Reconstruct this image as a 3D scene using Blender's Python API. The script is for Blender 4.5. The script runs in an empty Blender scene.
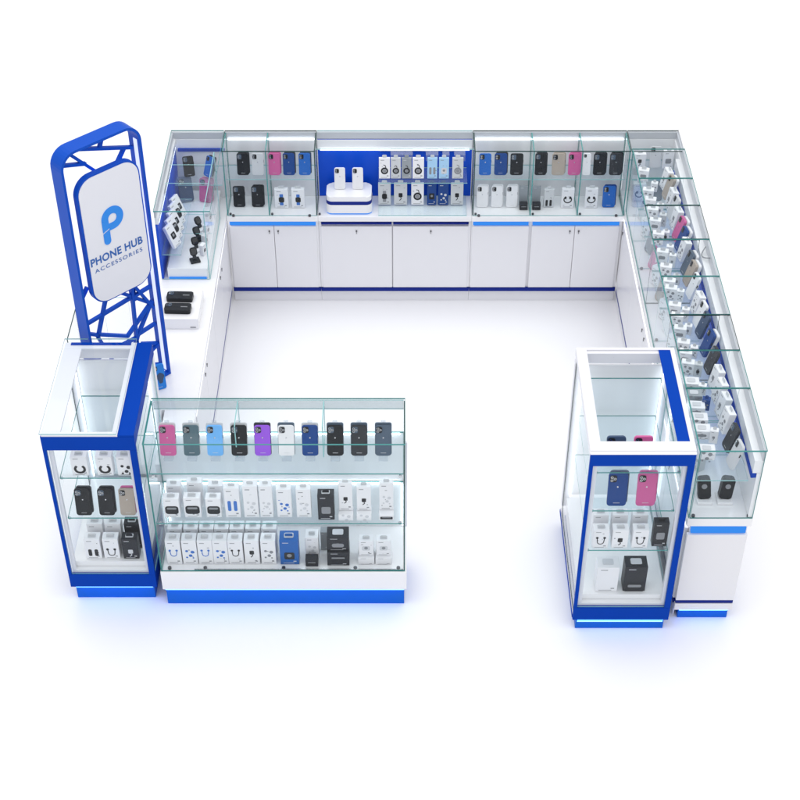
import bpy, bmesh, math, random
from mathutils import Matrix, Vector
random.seed(7)
scene = bpy.context.scene
COL = scene.collection
R = math.radians
PI = math.pi

# ------------------------------------------------------------------ materials
def new_mat(name):
    m = bpy.data.materials.new(name); m.use_nodes = True
    nt = m.node_tree
    for n in list(nt.nodes): nt.nodes.remove(n)
    out = nt.nodes.new('ShaderNodeOutputMaterial')
    return m, nt, out

def surf(name, col, rough=.35, metal=0.0, coat=0.0, spec=.5, var=.04, scale=9.0, bump=0.0):
    """painted / moulded surface: a little roughness and tone variation"""
    m, nt, out = new_mat(name)
    b = nt.nodes.new('ShaderNodeBsdfPrincipled')
    tc = nt.nodes.new('ShaderNodeTexCoord')
    nz = nt.nodes.new('ShaderNodeTexNoise'); nz.inputs['Scale'].default_value = scale; nz.inputs['Detail'].default_value = 4
    nt.links.new(tc.outputs['Object'], nz.inputs['Vector'])
    mx = nt.nodes.new('ShaderNodeMix'); mx.data_type = 'RGBA'
    c = list(col) + [1]
    mx.inputs[6].default_value = [v * (1 - var) for v in col] + [1]
    mx.inputs[7].default_value = [min(1, v * (1 + var)) for v in col] + [1]
    nt.links.new(nz.outputs['Fac'], mx.inputs[0])
    nt.links.new(mx.outputs[2], b.inputs['Base Color'])
    mr = nt.nodes.new('ShaderNodeMapRange')
    mr.inputs['To Min'].default_value = max(.02, rough - .06); mr.inputs['To Max'].default_value = rough + .06
    nt.links.new(nz.outputs['Fac'], mr.inputs['Value'])
    nt.links.new(mr.outputs['Result'], b.inputs['Roughness'])
    b.inputs['Metallic'].default_value = metal
    b.inputs['Specular IOR Level'].default_value = spec
    b.inputs['Coat Weight'].default_value = coat
    b.inputs['Coat Roughness'].default_value = .08
    if bump:
        bp = nt.nodes.new('ShaderNodeBump'); bp.inputs['Strength'].default_value = bump; bp.inputs['Distance'].default_value = .002
        n2 = nt.nodes.new('ShaderNodeTexNoise'); n2.inputs['Scale'].default_value = 300
        nt.links.new(tc.outputs['Object'], n2.inputs['Vector'])
        nt.links.new(n2.outputs['Fac'], bp.inputs['Height'])
        nt.links.new(bp.outputs['Normal'], b.inputs['Normal'])
    nt.links.new(b.outputs[0], out.inputs[0])
    return m

def emit(name, col, strength):
    m, nt, out = new_mat(name)
    e = nt.nodes.new('ShaderNodeEmission'); e.inputs[0].default_value = list(col) + [1]; e.inputs[1].default_value = strength
    nt.links.new(e.outputs[0], out.inputs[0])
    return m

def glass(name, tint, body=0.0, bodycol=(.8, .86, .88)):
    """thin display glass: transparent with a facing-angle gloss; body = frosting"""
    m, nt, out = new_mat(name)
    tr = nt.nodes.new('ShaderNodeBsdfTransparent'); tr.inputs[0].default_value = list(tint) + [1]
    gl = nt.nodes.new('ShaderNodeBsdfGlossy'); gl.inputs[0].default_value = (1, 1, 1, 1); gl.inputs['Roughness'].default_value = .03
    lw = nt.nodes.new('ShaderNodeLayerWeight'); lw.inputs[0].default_value = .5
    pw = nt.nodes.new('ShaderNodeMath'); pw.operation = 'POWER'; pw.inputs[1].default_value = 4.0
    nt.links.new(lw.outputs['Facing'], pw.inputs[0])
    ml = nt.nodes.new('ShaderNodeMath'); ml.operation = 'MULTIPLY_ADD'; ml.inputs[1].default_value = .35; ml.inputs[2].default_value = .006
    nt.links.new(pw.outputs[0], ml.inputs[0])
    mx = nt.nodes.new('ShaderNodeMixShader')
    nt.links.new(ml.outputs[0], mx.inputs[0]); nt.links.new(tr.outputs[0], mx.inputs[1]); nt.links.new(gl.outputs[0], mx.inputs[2])
    last = mx
    if body:
        df = nt.nodes.new('ShaderNodeBsdfDiffuse'); df.inputs[0].default_value = list(bodycol) + [1]
        m2 = nt.nodes.new('ShaderNodeMixShader'); m2.inputs[0].default_value = body
        nt.links.new(mx.outputs[0], m2.inputs[1]); nt.links.new(df.outputs[0], m2.inputs[2]); last = m2
    nt.links.new(last.outputs[0], out.inputs[0])
    return m

M = {}
M['floor'] = surf('studio_floor', (.90, .90, .915), .38, var=.01, scale=.7)
M['white'] = surf('white_laminate', (.80, .798, .825), .32, var=.012, scale=3)
M['white_gloss'] = surf('white_gloss', (.86, .86, .875), .16, coat=.3, var=.01)
M['frame_white'] = surf('white_powder_coat', (.77, .77, .815), .3, var=.012)
M['grey_band'] = surf('pale_grey_strip', (.56, .575, .61), .35, var=.02)  # pale grey top strip of the case walls
M['blue'] = surf('blue_enamel', (.002, .050, .39), .5, spec=.04, var=.04)
M['navy'] = surf('navy_trim', (.004, .018, .22), .4, spec=.15, var=.04)
M['blue_panel'] = surf('blue_back_panel', (.003, .085, .66), .4, spec=.2, var=.05, scale=3)
M['plinth'] = surf('blue_plinth', (.008, .13, .58), .4, spec=.1, var=.03)
M['glass'] = glass('clear_glass', (.986, .997, 1.0))
M['frost'] = glass('frosted_glass', (.93, .965, .97), .35, (.60, .64, .66))
M['shelf'] = glass('shelf_glass', (.965, .991, .998), .05, (.82, .92, .97))
M['edge'] = surf('glass_edge', (.06, .29, .28), .15, var=.15)
M['edge_dark'] = surf('dark_glass_edge', (.012, .055, .052), .15, var=.15)
M['edge_pale'] = surf('pale_glass_edge', (.27, .53, .54), .2, var=.1)
M['led_blue'] = emit('blue_led', (.045, .27, .88), 1.0)
M['led_base'] = emit('base_led', (.30, .66, 1.0), 2.2)
M['wash_led'] = emit('wash_led', (.07, .24, 1.0), 10.0)
M['added_shelf_glow'] = emit('added_shelf_glow', (.88, .95, 1.0), 9.0)  # for the added strips that brighten the showcase interior
M['led_white'] = emit('white_led', (.93, .95, 1.0), 1.9)
M['case_led'] = emit('case_led', (.86, .94, 1.0), 4.5)
M['sign_frame'] = surf('sign_frame_blue', (.006, .078, .50), .4, spec=.10, var=.05)  # lighter than the enamel blue: gloss sheen put into the base colour
M['led_sign'] = emit('sign_led', (.66, .72, 1.0), 1.2)
M['led_rim'] = emit('blue_glow_led', (.12, .32, 1.0), 3.0)
M['metal'] = surf('dark_metal', (.12, .12, .13), .3, metal=.9)
M['steel'] = surf('steel', (.55, .56, .58), .25, metal=1.0)
M['sign_white'] = surf('sign_face', (.80, .80, .845), .4, var=.012)
M['sign_blue'] = surf('sign_blue', (.015, .25, .80), .35, var=.03)
M['sign_text'] = surf('sign_text_blue', (.02, .12, .42), .35, var=.03)
M['carton'] = surf('white_carton', (.84, .84, .865), .45, var=.02, bump=.1)
M['carton_grey'] = surf('grey_carton', (.30, .33, .36), .5, var=.04, bump=.1)
M['carton_pale'] = surf('pale_grey_carton', (.60, .62, .64), .45, var=.03, bump=.1)
M['carton_black'] = surf('black_carton', (.022, .024, .03), .4, var=.1, bump=.1, spec=.25)
M['carton_blue'] = surf('blue_carton', (.015, .12, .42), .4, var=.06, spec=.25)
M['carton_navy'] = surf('navy_carton', (.015, .06, .24), .4, var=.06, spec=.25)
M['carton_sky'] = surf('sky_carton', (.38, .62, .85), .4, var=.04)
M['print_black'] = surf('black_print', (.02, .021, .025), .45, var=.1, spec=.25)
M['print_grey'] = surf('grey_print', (.25, .26, .28), .5, var=.1)
M['print_blue'] = surf('blue_print', (.03, .16, .55), .45, var=.1)
M['print_light'] = surf('light_print', (.62, .63, .66), .5, var=.08)
M['lens'] = surf('lens_glass', (.008, .008, .012), .06, coat=1.0)
M['clear'] = glass('acrylic', (.90, .92, .94), .14, (.75, .78, .82))
PH = {'pink': (.60, .12, .32), 'teal': (.085, .145, .175), 'sky': (.16, .45, .86), 'azure': (.02, .22, .70), 'black': (.012, .014, .018), 'purple': (.32, .10, .72),
      'white': (.82, .82, .84), 'navy': (.008, .055, .24), 'slate': (.085, .12, .17), 'beige': (.42, .36, .31), 'blue': (.014, .13, .50),
      'dusk': (.05, .085, .16), 'pale': (.62, .63, .65), 'charcoal': (.035, .038, .045)}
for k, c in PH.items(): M['ph_' + k] = surf(k + '_phone_shell', c, .34, spec=.25, var=.04, scale=20)

# ------------------------------------------------------------------ mesh helpers
def box(bm, x0, x1, y0, y1, z0, z1, mi=0, bev=0.0):
    r = bmesh.ops.create_cube(bm, size=1.0)
    vs = r['verts']
    for v in vs:
        v.co = Vector((x0 + (v.co.x + .5) * (x1 - x0), y0 + (v.co.y + .5) * (y1 - y0), z0 + (v.co.z + .5) * (z1 - z0)))
    fs = set(f for v in vs for f in v.link_faces)
    for f in fs: f.material_index = mi
    if bev:
        es = list(set(e for v in vs for e in v.link_edges))
        bmesh.ops.bevel(bm, geom=es, offset=bev, segments=2, affect='EDGES', profile=.5)
    return fs

def rrect(w, h, r, seg=6):
    r = min(r, w / 2 - 1e-4, h / 2 - 1e-4); pts = []
    for cx, cz, a0 in ((w / 2 - r, h / 2 - r, 0), (-w / 2 + r, h / 2 - r, 90), (-w / 2 + r, -h / 2 + r, 180), (w / 2 - r, -h / 2 + r, 270)):
        for i in range(seg + 1):
            a = R(a0 + 90 * i / seg); pts.append((cx + r * math.cos(a), cz + r * math.sin(a)))
    return pts

def prism(bm, pts, y0, y1, cx=0, cz=0, mi=0, bev=0.0):
    """outline in XZ, thickness along Y"""
    a = [bm.verts.new((cx + p[0], y0, cz + p[1])) for p in pts]
    b = [bm.verts.new((cx + p[0], y1, cz + p[1])) for p in pts]
    n = len(pts); fs = []
    f1 = bm.faces.new(a); f2 = bm.faces.new(b[::-1]); fs += [f1, f2]
    for i in range(n):
        fs.append(bm.faces.new((a[i], b[i], b[(i + 1) % n], a[(i + 1) % n])))
    for f in fs: f.material_index = mi
    if bev:
        bmesh.ops.bevel(bm, geom=list(f1.edges) + list(f2.edges), offset=bev, segments=2, affect='EDGES', profile=.5)

def zprism(bm, pts, z0, z1, cx=0, cy=0, bev=0.0):
    """outline in XY, extruded along Z"""
    a = [bm.verts.new((cx + p[0], cy + p[1], z0)) for p in pts]
    b = [bm.verts.new((cx + p[0], cy + p[1], z1)) for p in pts]
    n = len(pts)
    f1 = bm.faces.new(a[::-1]); f2 = bm.faces.new(b)
    for i in range(n): bm.faces.new((a[i], a[(i + 1) % n], b[(i + 1) % n], b[i]))
    if bev: bmesh.ops.bevel(bm, geom=list(f2.edges), offset=bev, segments=3, affect='EDGES', profile=.5)

def ring(bm, outer, inner, y0, y1, cx=0, cz=0):
    n = len(outer)
    vs = [[bm.verts.new((cx + p[0], y, cz + p[1])) for p in o] for o, y in ((outer, y0), (inner, y0), (outer, y1), (inner, y1))]
    o0, i0, o1, i1 = vs
    for k in range(n):
        j = (k + 1) % n
        bm.faces.new((o0[k], o0[j], i0[j], i0[k])); bm.faces.new((o1[k], i1[k], i1[j], o1[j]))
        bm.faces.new((o0[k], o1[k], o1[j], o0[j])); bm.faces.new((i0[k], i0[j], i1[j], i1[k]))

def disc(bm, x, y, z, r, t, seg=14, axis='y', mi=0):
    pts = [(r * math.cos(2 * PI * i / seg), r * math.sin(2 * PI * i / seg)) for i in range(seg)]
    if axis == 'y': prism(bm, pts, y, y + t, x, z, mi)
    elif axis == 'z': zprism(bm, pts, z, z + t, x, y)
    else:
        a = [bm.verts.new((x, y + p[0], z + p[1])) for p in pts]; b = [bm.verts.new((x + t, y + p[0], z + p[1])) for p in pts]
        bm.faces.new(a[::-1]); bm.faces.new(b)
        for i in range(seg):
            j = (i + 1) % seg; bm.faces.new((a[i], a[j], b[j], b[i]))

def stroke(bm, pts, w, y0, y1):
    """flat ribbon of width w along a polyline in XZ, thickness y0..y1"""
    L, Rr = [], []
    for i, p in enumerate(pts):
        a = Vector(pts[max(0, i - 1)]); b = Vector(pts[min(len(pts) - 1, i + 1)])
        d = (b - a).normalized(); n = Vector((-d.y, d.x)) * w / 2
        q = Vector(p); L.append(q + n); Rr.append(q - n)
    prism_pts = [(v.x, v.y) for v in L] + [(v.x, v.y) for v in reversed(Rr)]
    m = len(L)
    va = [bm.verts.new((v.x, y0, v.y)) for v in L]; vb = [bm.verts.new((v.x, y0, v.y)) for v in Rr]
    wa = [bm.verts.new((v.x, y1, v.y)) for v in L]; wb = [bm.verts.new((v.x, y1, v.y)) for v in Rr]
    for i in range(m - 1):
        bm.faces.new((va[i], va[i + 1], vb[i + 1], vb[i])); bm.faces.new((wa[i], wb[i], wb[i + 1], wa[i + 1]))
        bm.faces.new((va[i], wa[i], wa[i + 1], va[i + 1])); bm.faces.new((vb[i], vb[i + 1], wb[i + 1], wb[i]))
    bm.faces.new((va[0], vb[0], wb[0], wa[0])); bm.faces.new((va[-1], wa[-1], wb[-1], vb[-1]))

def finish(name, bm, mats, parent=None, smooth=False):
    bmesh.ops.recalc_face_normals(bm, faces=bm.faces[:])
    me = bpy.data.meshes.new(name); bm.to_mesh(me); bm.free()
    for m in (mats if isinstance(mats, (list, tuple)) else [mats]): me.materials.append(m)
    if smooth:
        for p in me.polygons: p.use_smooth = True
    o = bpy.data.objects.new(name, me); COL.objects.link(o)
    if parent is not None: o.parent = parent
    return o

LABELS = []
def thing(name, label, cat, loc, rz=0.0, group=None):
    o = bpy.data.objects.new(name, None); o.empty_display_size = .05; COL.objects.link(o)
    o.location = loc; o.rotation_euler = (0, 0, rz)
    o['label'] = label; o['category'] = cat
    if group: o['group'] = group
    LABELS.append(label)
    return o

class Unit:
    """a fixture: an Empty at its base; parts given in world coordinates"""
    def __init__(s, name, label, cat, loc, group=None):
        s.loc = Vector(loc); s.root = thing(name, label, cat, loc, 0, group)
    def part(s, name, bm, mats, parent=None, smooth=False, label=None):
        bmesh.ops.translate(bm, verts=bm.verts[:], vec=-s.loc)
        o = finish(name, bm, mats, parent or s.root, smooth)
        if label: o['label'] = label
        return o
    def box(s, name, ex, mat, bev=.002, parent=None, label=None):
        for e in (ex if isinstance(ex[0], (list, tuple)) else [ex]):      # each piece a part of its own
            bm = bmesh.new(); box(bm, *e, bev=bev)
            o = s.part(name, bm, M[mat], parent, label=label)
        return o
    def pane(s, name, e, edge='edge', mat='glass', rim=.0026):
        """glass sheet; its thin rim faces carry the green edge"""
        bm = bmesh.new(); box(bm, *e)
        dims = [e[1] - e[0], e[3] - e[2], e[5] - e[4]]; ax = dims.index(min(dims))
        bm.normal_update()
        big = [f for f in bm.faces if abs(f.normal[ax]) > .9]
        for f in bm.faces: f.material_index = 0 if f in big else 1
        if edge != 'edge_pale':        # ground rim: the green of the edge also shows along the border of the sheet
            r = bmesh.ops.inset_individual(bm, faces=big, thickness=rim, depth=0)
            for f in r['faces']: f.material_index = 1
        return s.part(name, bm, [M[mat], M[edge]])
    def lock(s, x, y, z, axis, parent):
        bm = bmesh.new(); disc(bm, x, y, z, .006, .006, 12, axis)
        box(bm, x - .0018 if axis == 'y' else x, x + .0018 if axis == 'y' else x + .004, y if axis == 'y' else y - .003, y + .004 if axis == 'y' else y + .003, z - .022, z - .004)
        return s.part('lock', bm, M['metal'], parent)
    def clamp(s, x, y, z, r=.010):
        bm = bmesh.new(); disc(bm, x, y, z, r, .012, 12, 'z')
        s.part('glass_clamp', bm, M['metal'])

# ------------------------------------------------------------------ setting
bm = bmesh.new()
bmesh.ops.create_grid(bm, x_segments=1, y_segments=1, size=45)
fl = finish('floor', bm, M['floor']); fl['kind'] = 'structure'

# ------------------------------------------------------------------ back counters
GX = [-2.300, -1.632, -.507, .608]
def back_counter(x0, x1, label, doors, center, divs):
    u = Unit('display_counter', label, 'counter', ((x0 + x1) / 2, 3.2, 0), 'glass topped counters along the back')
    x0 += .0004; x1 -= .0004
    u.box('carcass', (x0 + .0003, x1 - .0003, 3.078, 3.316, .110, .772), 'white')
    u.box('skirting', (x0 + .0002, x1 - .0002, 3.098, 3.110, .0, .1095), 'white')
    u.box('countertop', (x0, x1, 3.018, 3.318, .775, .815), 'white_gloss', .003)
    u.box('fascia', [(x0 + .004, x1 - .004, 3.056, 3.0775, .748, .773)], 'white')
    for i, (a, b) in enumerate(doors):
        d = u.box('door', (a + .0016, b - .0016, 3.060, 3.0775, .150, .705), 'white', .002)
        lx = (a + b) / 2 if center or len(doors) == 1 else (b - .035 if i == len(doors) - 2 else a + .03)
        if i >= len(doors) - 2: u.lock(lx, 3.053, .665, 'y', d)
        if center: u.box('drawer_trim', (a + .004, b - .004, 3.058, 3.0775, .722, .742), 'navy', .001)
    # uprights between doors
    ups = [x0 + .0105, x1 - .0105]
    u.box('upright', [(p - .010, p + .010, 3.066, 3.0775, .150, .745) for p in ups], 'white', .001)
    if not center:
        spans = [(doors[0][0], doors[-1][1])] if len(doors) == 2 else [(doors[0][0], doors[0][1]), (doors[1][0], doors[2][1])]
        for a, b in spans: u.box('led_strip', (a + .006, b - .006, 3.064, 3.0775, .712, .743), 'led_blue', .002)
    u.box('trim_line', (x0 + .0004, x1 - .0004, 3.062, 3.0775, .112, .143), 'navy', .001)
    # glass case
    u.box('back_panel', (x0, x1, 3.300, 3.316, .816, 1.298), 'blue_panel' if center else 'white_gloss', .001)
    u.box('led_strip', (x0 + .02, x1 - .02, 3.290, 3.2985, 1.300, 1.307) if not center else (x0 + .02, x1 - .02, 3.282, 3.2905, 1.216, 1.223), 'case_led', .001)
    u.box('header_band', (x0, x1, 3.303, 3.317, 1.300, 1.354), 'grey_band', .001)
    if center: u.box('header_panel', (x0, x1, 3.292, 3.299, 1.215, 1.297), 'white_gloss', .001)
    u.pane('glass_top', (x0 + .001, x1 - .001, 3.03 if not center else 3.06, 3.316, 1.356, 1.364), 'edge_dark' if not center else 'edge_pale')
    if not center: u.pane('glass_front', (x0 + .006, x1 - .006, 3.031, 3.037, .818, 1.355), 'edge_pale')
    for dx, dk in divs:
        u.pane('glass_divider', (dx - .004, dx + .004, 3.040, 3.299, .817, 1.354), 'edge_dark' if dk else 'edge')
        u.clamp(dx + .02, 3.048, .816, .008)
    ds = sorted(d[0] for d in divs)
    if not center:
        for a, b in zip(ds[:-1], ds[1:]):
            u.pane('glass_shelf', (a + .006, b - .006, 3.10, 3.297, 1.080, 1.086), 'edge_pale', 'shelf')
        u.clamp(x0 + .05, 3.026, .816); u.clamp(x1 - .06, 3.026, .816)
    else:
        u.pane('glass_shelf', (-1.19, -.545, 3.085, 3.297, 1.059, 1.065), 'edge_pale', 'shelf')
        u.pane('glass_shelf', (-1.19, -.545, 3.03, 3.297, .817, .823), 'edge_pale', 'shelf')
        u.box('hanging_rail', (-1.18, -.56, 3.285, 3.291, 1.208, 1.214), 'steel', .001)
        for hx, hw in ((-1.02, .16), (-.80, .09), (-.70, .05), (-.60, .08)):
            bm = bmesh.new(); box(bm, hx - hw / 2, hx + hw / 2, 3.20, 3.284, 1.226, 1.232); box(bm, hx - hw / 2 + .0005, hx + hw / 2 - .0005, 3.197, 3.2006, 1.18 if hx > -.9 else 1.21, 1.2315)
            u.part('price_tag_holder', bm, M['clear'])
    return u

back_counter(GX[0], GX[1], 'white back counter with two doors, lit blue strip and glass case, left of the middle', [(-2.293, -1.963), (-1.963, -1.647)], False,
             [(-2.292, 0), (-1.987, 0), (-1.640, 1)])
back_counter(GX[1], GX[2], 'middle back counter with bright blue back panel and dark drawer trims', [(-1.617, -1.09), (-1.086, -.522)], True, [])
back_counter(GX[2], GX[3], 'white back counter with three doors and glass case, right of the middle', [(-.499, -.078), (-.060, .259), (.259, .589)], False,
             [(-.499, 1), (-.080, 0), (.265, 0), (.600, 0)])

# ------------------------------------------------------------------ left counter run (corner included)
u = Unit('side_counter', 'long white counter along the left side behind the sign, glass case at its back corner', 'counter', (-2.5, 2.0, 0))
u.box('carcass', (-2.684, -2.332, .900, 3.316, 0, .757), 'white')
u.box('side_bay', (-3.030, -2.690, .900, 1.40, 0, .757), 'white')
u.box('skirting', (-2.331, -2.322, .902, 3.07, 0, .108), 'white')
u.box('end_block', (-2.498, -2.309, .385, .878, 0, .757), 'white')
u.box('end_top', (-2.500, -2.304, .380, .8785, .760, .800), 'white_gloss', .003)
u.box('countertop', [(-2.686, -2.304, .880, 3.316, .760, .800), (-3.034, -2.6865, .880, 1.42, .760, .800)], 'white_gloss', .003)
dy = [.91, 1.45, 1.99, 2.53, 3.05]
for i in range(4):
    d = u.box('door', (-2.331, -2.309, dy[i] + .003, dy[i + 1] - .003, .150, .715), 'white', .002)
    u.lock(-2.309, dy[i + 1] - .05 if i % 2 == 0 else dy[i] + .05, .665, 'x', d)
u.box('trim_line', (-2.331, -2.311, .905, 3.05, .112, .143), 'navy', .001)
u.box('led_strip', (-2.331, -2.310, .905, 3.055, .725, .752), 'led_white', .002)
# glass case in the corner
u.box('side_panel', (-2.684, -2.668, 2.27, 3.316, .802, 1.248), 'blue_panel', .001)
u.box('led_strip', (-2.667, -2.659, 2.30, 3.28, 1.243, 1.2495), 'case_led', .001)
u.box('header_panel', (-2.684, -2.658, 2.27, 3.299, 1.250, 1.300), 'white_gloss', .001)
u.box('header_band', (-2.684, -2.672, 2.27, 3.299, 1.302, 1.352), 'grey_band', .001)
u.box('back_panel', (-2.666, -2.302, 3.300, 3.316, .802, 1.298), 'white_gloss', .001)
u.box('rear_band', (-2.684, -2.302, 3.303, 3.317, 1.300, 1.352), 'grey_band', .001)
u.box('blue_strip', (-2.648, -2.305, 3.284, 3.298, 1.205, 1.228), 'blue', .001)
u.pane('glass_top', (-2.685, -2.303, 2.26, 3.317, 1.356, 1.364), 'edge')
u.pane('glass_front', (-2.352, -2.346, 2.265, 3.03, .802, 1.355), 'edge_pale')
u.pane('glass_end', (-2.682, -2.354, 2.262, 2.268, .802, 1.355), 'edge_pale')
for y in (2.62, 2.86):
    u.pane('glass_divider', (-2.648, -2.354, y - .003, y + .003, .94, 1.355), 'edge_pale')
u.pane('glass_shelf', (-2.648, -2.31, 3.02, 3.282, 1.083, 1.089), 'edge_pale', 'shelf')
u.pane('glass_shelf', (-2.666, -2.535, 2.29, 2.99, .985, .991), 'edge_pale', 'shelf')
bm = bmesh.new(); box(bm, -2.64, -2.362, 2.275, 3.27, .8015, .885, bev=.004)
st = u.part('display_step', bm, M['white_gloss'])
u.box('led_strip', (-2.63, -2.372, 2.2655, 2.2745, .803, .815), 'led_blue', .001, parent=None)
# outer screen by the sign
u.pane('glass_screen', (-3.032, -3.026, .885, 1.19, .802, 1.355), 'edge_dark')
u.pane('glass_screen', (-2.90, -2.74, 1.376, 1.382, .802, 1.30), 'edge_pale')

# ------------------------------------------------------------------ right counter run
XO, XI, YF = .980, .612, -.140
u = Unit('side_counter', 'long white counter down the right side, glass case full of products from end to end', 'counter', (.8, 1.5, 0))
u.box('carcass', (.634, .966, YF + .028, 3.316, .09, .797), 'white')
u.box('base', (.650, .950, YF + .018, 3.05, 0, .088), 'plinth')
u.box('base_led', (.655, .945, YF + .0145, YF + .0175, .066, .073), 'led_base', .0005)
u.box('wash_strip', (.655, .945, YF + .003, YF + .016, .0815, .0855), 'wash_led', .0005)
u.box('countertop', (.606, XO, YF, 3.316, .800, .860), 'white_gloss', .003)
u.box('end_panel', (.620, .968, YF + .002, YF + .027, .172, .728), 'white')
u.box('end_foot', (.620, .968, YF + .002, YF + .027, .086, .140), 'white')
u.box('end_trim', (.622, .966, YF + .006, YF + .027, .143, .169), 'navy', .001)
u.box('end_led', (.640, .955, YF + .008, YF + .027, .738, .785), 'led_blue', .002)
dy = [-.10, .53, 1.16, 1.79, 2.42, 3.05]
for i in range(5):
    d = u.box('door', (.610, .633, dy[i] + .003, dy[i + 1] - .003, .150, .745), 'white', .002)
    u.lock(.602, dy[i + 1] - .05 if i % 2 == 0 else dy[i] + .05, .69, 'x', d)
u.box('trim_line', (.612, .633, -.10, 3.05, .112, .143), 'navy', .001)
u.box('skirting', (.624, .633, -.10, 3.07, 0, .108), 'white')
u.box('led_strip', (.611, .633, -.10, 3.05, .760, .790), 'led_white', .002)
u.box('outer_panel', (.950, .978, .40, 3.028, .862, 1.205), 'blue_panel', .001)
u.box('outer_panel', (.950, .978, YF + .01, .399, .862, 1.205), 'white_gloss', .001)
u.box('outer_skin', (.9782, .9796, YF + .01, 3.316, .861, 1.372), 'white', .0004)
u.box('header_panel', (.925, .978, YF + .01, 3.028, 1.208, 1.300), 'white_gloss', .001)
u.box('corner_panel', (.955, .978, 3.029, 3.316, .862, 1.300), 'white_gloss', .001)
u.box('corner_band', (.966, .978, 3.029, 3.316, 1.302, 1.353), 'grey_band', .001)
u.box('blue_strip', (.920, .949, YF + .012, 3.027, 1.170, 1.2065), 'blue', .001)
u.box('header_band', (.966, .978, YF + .01, 3.028, 1.302, 1.374), 'grey_band', .001)
u.box('back_panel', (.612, .953, 3.300, 3.316, .862, 1.298), 'white_gloss', .001)
u.box('rear_band', (.612, .964, 3.303, 3.317, 1.300, 1.354), 'grey_band', .001)
u.pane('glass_front', (XI, XI + .006, YF + .008, 3.02, .862, 1.375), 'edge')
u.pane('glass_end', (XI + .008, XO - .004, YF + .002, YF + .008, .862, 1.375), 'edge')
tops = [YF, .398, .748, 1.095, 1.495, 1.905, 2.306, 2.643, 3.316]
tops[-1] = 3.028
heavy = (1.095, 1.905)
for a, b in zip(tops[:-1], tops[1:]):
    u.pane('glass_top', (XI - .004, XO + .001, a + .001, b - .001, 1.377, 1.385), 'edge_dark' if a == 1.905 or b == 1.095 else 'edge')
u.pane('glass_top', (XI - .002, XO, 3.0285, 3.316, 1.356, 1.364), 'edge_dark')
for y in tops[1:-1]:
    u.pane('glass_divider', (XI + .008, .918, y - .003, y + .003, .862, 1.376), 'edge_dark' if y in heavy else 'edge_pale')
for a, b in zip(tops[:-1], tops[1:]):
    u.pane('glass_shelf', (XI + .02, .918, a + (.035 if a == YF else .006), b - .006, 1.123, 1.130), 'edge_pale', 'shelf')
u.pane('glass_shelf', (XI + .02, .953, 3.035, 3.297, 1.123, 1.130), 'edge_pale', 'shelf')
u.box('led_strip', (.941, .9495, YF + .03, 3.02, 1.1605, 1.167), 'case_led', .001)
for cx, cy in ((.64, -.12), (.955, -.12), (.64, .7), (.64, 1.5), (.64, 2.3)): u.clamp(cx, cy, .861)
bm = bmesh.new()
for k in range(14):
    a0, a1 = [R(-90 + 180 * t / 14) for t in (k, k + 1)]
hk = [Vector((.955 - .03 * math.sin(t * .35), 1.87 - .012 * t, 1.345 - .03 * abs(math.sin(t * .3)))) for t in range(14)]
for a, b in zip(hk[:-1], hk[1:]):
    d = b - a; ln = d.length; mat = d.to_track_quat('Z', 'Y').to_matrix().to_4x4(); mat.translation = (a + b) / 2
    bmesh.ops.create_cone(bm, segments=8, radius1=.004, radius2=.004, depth=ln + .004, cap_ends=True, matrix=mat)
u.part('cable', bm, M['print_grey'])

# ------------------------------------------------------------------ front showcase
X0, X1, Y0, Y1, ZT = -2.464, -1.002, -.030, .365, 1.335
u = Unit('glass_showcase', 'low wide glass showcase at the front with three shelves of phones and boxes', 'showcase', (-1.73, .17, 0))
u.box('base', (X0 + .010, X1 - .004, -.010, Y1 - .04, 0, .150), 'plinth', .003)
u.box('base_led', (X0 + .012, X1 - .006, -.0135, -.0105, .126, .134), 'led_base', .0005)
u.box('wash_strip', (X0 + .012, X1 - .006, -.033, -.014, .1495, .1535), 'wash_led', .0005)
u.box('deck', (X0 - .004, X1 + .010, Y0 - .006, Y1 + .008, .154, .305), 'white_gloss', .004)
u.box('back_panel', (X0 + .008, X1 - .008, Y1 - .012, Y1 - .002, .306, 1.080), 'white_gloss', .001)
u.box('corner_post', [(X1 + .001, X1 + .013, Y1 - .012, Y1 + .006, .306, 1.0)], 'frame_white', .001)
u.pane('glass_top', (X0, X1, Y0, Y1, ZT - .008, ZT), 'edge')
u.pane('glass_front', (X0 + .001, X1 - .001, Y0 + .002, Y0 + .009, .307, ZT - .009), 'edge')
u.pane('glass_side', (X0 + .001, X0 + .008, Y0 + .010, Y1 - .013, .307, ZT - .009), 'edge')
u.pane('glass_side', (X1 - .008, X1 - .001, Y0 + .010, Y1 - .013, .307, ZT - .009), 'edge_dark')
u.pane('glass_back', (X0 + .009, X1 - .009, Y1 - .010, Y1 - .004, 1.082, 1.258), 'edge_pale')
u.pane('frosted_band', (X0 + .009, X1 - .009, Y1 - .010, Y1 - .004, 1.260, ZT - .009), 'edge_pale', 'frost')
for z in (1.088, .690):
    u.pane('glass_shelf', (X0 + .010, X1 - .010, -.006, Y1 - .014, z - .007, z), 'edge', 'shelf')
for z in (1.0805, .6825):
    u.box('led_strip', (X0 + .03, X1 - .03, Y1 - .028, Y1 - .016, z - .003, z), 'added_shelf_glow', .0005)  # glow strips added under the shelves to brighten the showcase back
for px in (X0 + .012, X1 - .018):
    u.box('led_strip', (px, px + .006, Y1 - .024, Y1 - .014, .32, .67), 'case_led', .001)
for dx in (-1.965, -1.47):
    u.pane('glass_divider', (dx - .003, dx + .003, .13, Y1 - .014, 1.089, ZT - .010), 'edge_pale')
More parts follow.
